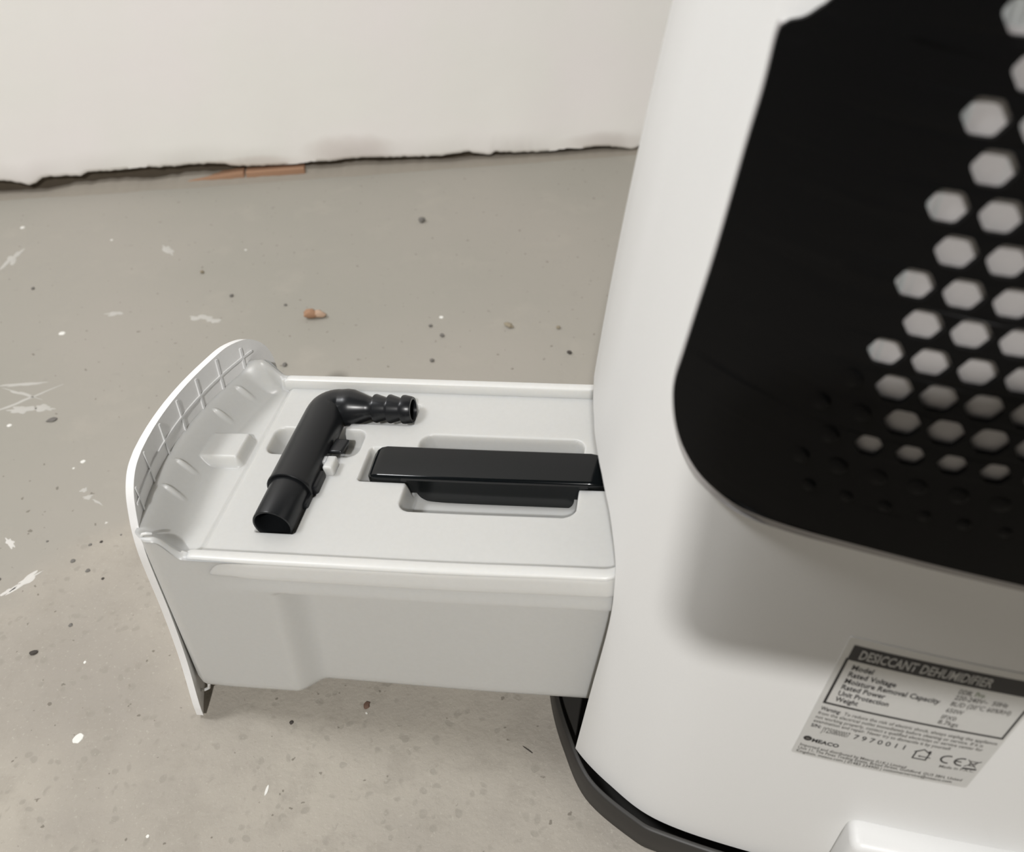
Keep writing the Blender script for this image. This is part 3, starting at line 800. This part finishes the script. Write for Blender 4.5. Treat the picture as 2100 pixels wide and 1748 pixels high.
# --- side rails (rounded lips) on both long edges
def rail(sign):
    prof = [(.0074, -.0066), (.0068, -.0010), (.0064, .0004), (.0058, .0008), (.0016, .0006), (.0008, .0003), (.0002, -.0004), (-.0004, -.0040), (-.0010, -.0090), (-.0013, -.0112), (-.0011, -.0124), (-.0002, -.0130), (.0050, -.0130)]
    rings_ = []
    for u in np.concatenate([np.linspace(-.0490, -.005, 20), np.linspace(.002, .165, 10), np.linspace(.170, .192, 10), [UE]]):
        f_ = float(sstep(-.050, -.005, u)); g_ = float(sstep(-.0492, -.046, u)); ring = []
        for (v, w) in prof:
            vv = v if v > .003 else (.0008 + (v - .0008) * f_ if w < -.001 else v + .0004 * (1 - f_))
            ww = w - (1 - g_) * (.0012 if w > -.003 else 0)
            v_ = vv if sign > 0 else VW - vv
            ring.append((u, float(tp(v_, u)), ww))
        rings_.append(ring)
    return ringloft(rings_, True, True)
for sgn in (1, -1):
    V, F = rail(sgn); obj('side_rail', tl(V), F, RAILM, TK, angle=40)
# --- clip hook beside the tube
V, F = join([bevbox(.0048, .0110, .0700, .0805, -.0090, .0006, .0014, 3), bevbox(.0028, .0060, .0745, .0800, -.0040, .0005, .0009, 2)])
obj('clip_hook', tl(V), F, TANK, TK)
# --- curved front panel
pn = [(-.0090, -.1500), (-.0075, -.138), (.0000, -.110), (.0040, -.085), (.0063, -.055), (.0067, -.030), (.0075, -.008), (.0105, .006), (.0145, .0150), (.0198, .0238), (.0260, .0294), (.0340, .0330), (.0450, .0344)]
pf = [(.126, .0346), (.1400, .0345), (.1530, .0306), (.1600, .0252), (.1655, .0180), (.1690, .010), (.1712, -.002), (.1728, -.03), (.1745, -.06), (.1770, -.09), (.181, -.12), (.1845, -.1500)]
outl = [tuple(p) for p in catmull(pn, 4)] + [(v, .0345) for v in np.arange(.055, .120, .01)] + [tuple(p) for p in catmull(pf, 4)]
def pmap(v, w, t): return tuple(np.array((uf(v, w) + t, v, w)) - OFF)
V, F = plate(outl, [], pmap, 0, .0048, .008)
panel = obj('front_panel', V, F, PANELM, TK, angle=40)
panel['label'] = 'curved white front panel with ribbed inner side'
def fin(pts, hgt=.0032, th=.0007, nrm='v'):
    V, F = [], []
    for (v, w) in pts:
        pass
        a, c = ((v - th, w), (v + th, w)) if nrm == 'v' else ((v, w - th), (v, w + th))
        for (q, r) in (a, c):
            V.append((uf(q, r) + .0044, q, r)); V.append((uf(q, r) + .0048 + hgt, q, r))
    for i in range(len(pts) - 1):
        o = i * 4; p = o + 4
        F += [[o, o + 1, p + 1, p], [o + 2, p + 2, p + 3, o + 3], [o + 1, o + 3, p + 3, p + 1], [o, p, p + 2, o + 2]]
    F += [[0, 2, 3, 1], [len(V) - 4, len(V) - 3, len(V) - 1, len(V) - 2]]
    return V, F
for vc in (.0250, .0463, .0692, .0900, .1100, .1292, .1485):
    top_ = .0325 if .045 < vc < .14 else .027
    V, F = fin([(vc, w) for w in np.linspace(top_, -.146, 14)], hgt=.0009)
    obj('panel_rib', tl(V), F, RIBM, panel, smooth=False)
for wc in (.0195, -.03, -.075, -.12):
    V, F = fin([(v, wc) for v in np.linspace(.0195 if wc > 0 else .012, .156 if wc > 0 else .165, 26)], hgt=.0010, nrm='w')
    obj('panel_rib', tl(V), F, RIBM, panel, smooth=False)
# little snap hooks at the foot of the panel
for (v, w) in ((.004, -.1420), (.020, -.1440)):
    u0 = uf(v, w) + .004
    r_ = sweep([(u0 - .001, v, w), (u0 + .004, v, w + .001), (u0 + .008, v, w + .004), (u0 + .010, v, w + .009)], [.0011, .0010, .0010, .0010], 10, ref=(0, 1, 0))
    V, F = ringloft(r_); obj('snap_hook', tl(V), F, RAILM, panel)
V, F = ringloft(sweep([(-.0690, .0030, .0126), (-.0676, .0034, .0146), (-.0655, .0040, .0148), (-.0635, .0050, .0134)], [.0009, .0009, .0008, .0006], 10, ref=(0, 1, 0)))
obj('snap_hook', tl(V), F, RAILM, panel)

# --- black carrying handle folded into the lid
prof = rrect(.0680, .0930, -.0150, -.0010, .0024, 5)
rings = []
for u, ins in ((.0300, .0068), (.0303, .0052), (.0312, .0034), (.0328, .0017), (.0350, .0006), (.0385, 0), (.10, 0), (.158, 0), (.1625, .0006), (.1675, .0022), (.1720, .0045)):
    c0, c1 = .0805, -.008
    rings.append([(u + (0.0022 if w < -.008 else 0) * 0, float(tp(c0 + (v - c0) * (1 - ins / .0125), u)), c1 + (w - c1) * (1 - ins / .007) - .0012 * (v < c0)) for v, w in prof])
# round the left end in plan
V1, F1 = ringloft(rings)
gr_out = catmull([(.0525, -.0045), (.0568, -.0055), (.0588, -.0090), (.0598, -.0150), (.0625, -.0200), (.070, -.0222), (.105, -.0234), (.138, -.0236), (.1455, -.0228), (.1490, -.0185), (.1505, -.0110), (.1530, -.0065), (.158, -.0050)], 4)
gr_out = [tuple(p) for p in gr_out] + [(.158, -.0035), (.0525, -.0035)]
def gmap(u, w, t): return (u, float(tp(.0668 + .0 * t + t + .10 * (-.004 - w), u)), w)
V2, F2_ = plate(gr_out, [], gmap, 0, .0035, .01)
ho = obj('carrying_handle', tl(join([(V1, F1), (V2, F2_)])[0]), join([(V1, F1), (V2, F2_)])[1], GLOSS, TK, angle=32)
ho['label'] = 'glossy black T-shaped carrying handle folded down'

# ------------------------------------------------------------------ black drain elbow lying in the lid
EO = np.array([-.0092, .080, -.0146])
ebase = TO + EX * EO[0] + np.array([0, EO[1], 0]) + EZ * EO[2]
EL = root('drain_elbow', tuple(ebase), 'black plastic drain elbow with barbed hose end clipped in the tank lid', 'pipe elbow', rot=(0, -SAG, 0))
def el(V): return [tuple(np.array((v[0], float(tp(v[1], v[0])), v[2])) - EO) for v in V]
AX, AU = -.0018, -.0092
# lower pipe: hollow, open towards the near rail
path = [(AU, v, AX) for v in (.0520, .0275, .0268, .0268, .0275, .0500)]
V, F = ringloft(sweep(path[:3], [.0113, .0113, .0110], 48) + sweep([(AU, .0268, AX), (AU, .0275, AX), (AU, .0500, AX)][::1], [.0098, .0096, .0096], 48)[0:0], False, False)
def lathe_v(prof, nseg=48):
    rings_ = [[(AU + r * math.cos(q), v, AX + r * math.sin(q)) for q in [2 * math.pi * k / nseg for k in range(nseg)]] for v, r in prof]
    return ringloft(rings_, False, True)
V, F = lathe_v([(.0560, .0113), (.0275, .0113), (.0269, .0111), (.0268, .0107), (.0268, .0101), (.0272, .0098), (.0300, .0097), (.0540, .0097)])
obj('lower_pipe', el(V), F, TUBE, EL)
# upper pipe: collar, straight leg, mitred bend, taper and the barbed spigot, one closed sweep
rb = .0088
pth, rad = [], []
for v, r in ((.0535, .0113), (.0528, .0128), (.0532, .0133), (.0545, .0134), (.0560, .0131), (.090, .0129), (.1135, .0127)):
    pth.append((AU, v, AX)); rad.append(r)
cbu, cbv = AU + rb, .1252 - rb
for k in range(1, 10):
    a = math.radians(180 - 90 * k / 9)
    pth.append((cbu + rb * math.cos(a), cbv + rb * math.sin(a), AX)); rad.append(.0127 - .0009 * k / 9)
for u, r in ((.0035, .0117), (.0075, .0113), (.0165, .0078), (.0185, .0071), (.0205, .0071), (.0212, .0088), (.0222, .0090), (.0285, .0071), (.0298, .0071), (.0305, .0089), (.0315, .0090), (.0375, .0071), (.0388, .0071), (.0395, .0089), (.0408, .0090), (.0450, .0082), (.0458, .0078), (.0458, .0064), (.0440, .0061), (.034, .0061)):
    pth.append((u, .1252, AX + .0006)); rad.append(r)
def sweep2(path, radii, nseg=48):
    rings_ = []; lastt = None
    for i, p in enumerate(path):
        p = np.array(p, float)
        if p[1] < .1300 and i < 8: t = np.array((0, 1., 0))
        elif i < 16:
            t = np.array(path[i + 1], float) - np.array(path[i - 1], float); t /= np.linalg.norm(t)
        else: t = np.array((1., 0, 0))
        s = np.array((t[1], -t[0], 0)); u_ = np.array((0, 0, 1.))
        rings_.append([p + radii[i] * (math.cos(q) * s + math.sin(q) * u_) for q in [2 * math.pi * k / nseg for k in range(nseg)]])
    return rings_
V, F = ringloft(sweep2(pth, rad), True, True)
obj('upper_pipe', el(V), F, TUBE, EL, angle=30)
V, F = bevbox(.0030, .0105, .0850, .0955, -.0030, -.0012, .0012, 3)
V = [(u, v + (u - .003) * .15, w + .0008) for u, v, w in V]
V2, F2_ = bevbox(.0060, .0120, .0850, .0945, -.0030, .0035, .0022, 3)
V2, F2_ = bevbox(.0030, .0118, .0850, .0965, -.0036, -.0008, .0012, 3)
V2 = [(u + (v - .085) * .12, v, w) for u, v, w in V2]
obj('finger_tab', el(V2), F2_, TUBE, EL)
V, F = join([bevbox(.0015, .0062, .0555, .0700, -.0075, -.0010, .0012, 2), bevbox(-.0005, .0040, .0440, .0560, -.0075, -.0030, .0012, 2)])
obj('lock_tab', el(V), F, TUBE, EL)

# ------------------------------------------------------------------ guessed phone, added out of view to cast the soft shade on the back
S = np.array([.128, .205, .268]); LA = np.array(LAMP_A); dirn = (LA - S) / np.linalg.norm(LA - S)
pc = S + dirn * .38
V, F = bevbox(-.080, .080, -.040, .040, -.004, .004, .0035, 3)
V, F = plate(rrect(-.082, .082, -.048, .048, .016, 6), [], lambda a, b, t: (a, b, t), -.004, .004, None)
ph = obj('phone_shade_caster', V, F, PHONEM, loc=tuple(pc), rot=(math.radians(42), 0, 0), angle=60)
tag(ph, 'guessed black phone, unseen, added out of frame to shade the back grille', 'phone')
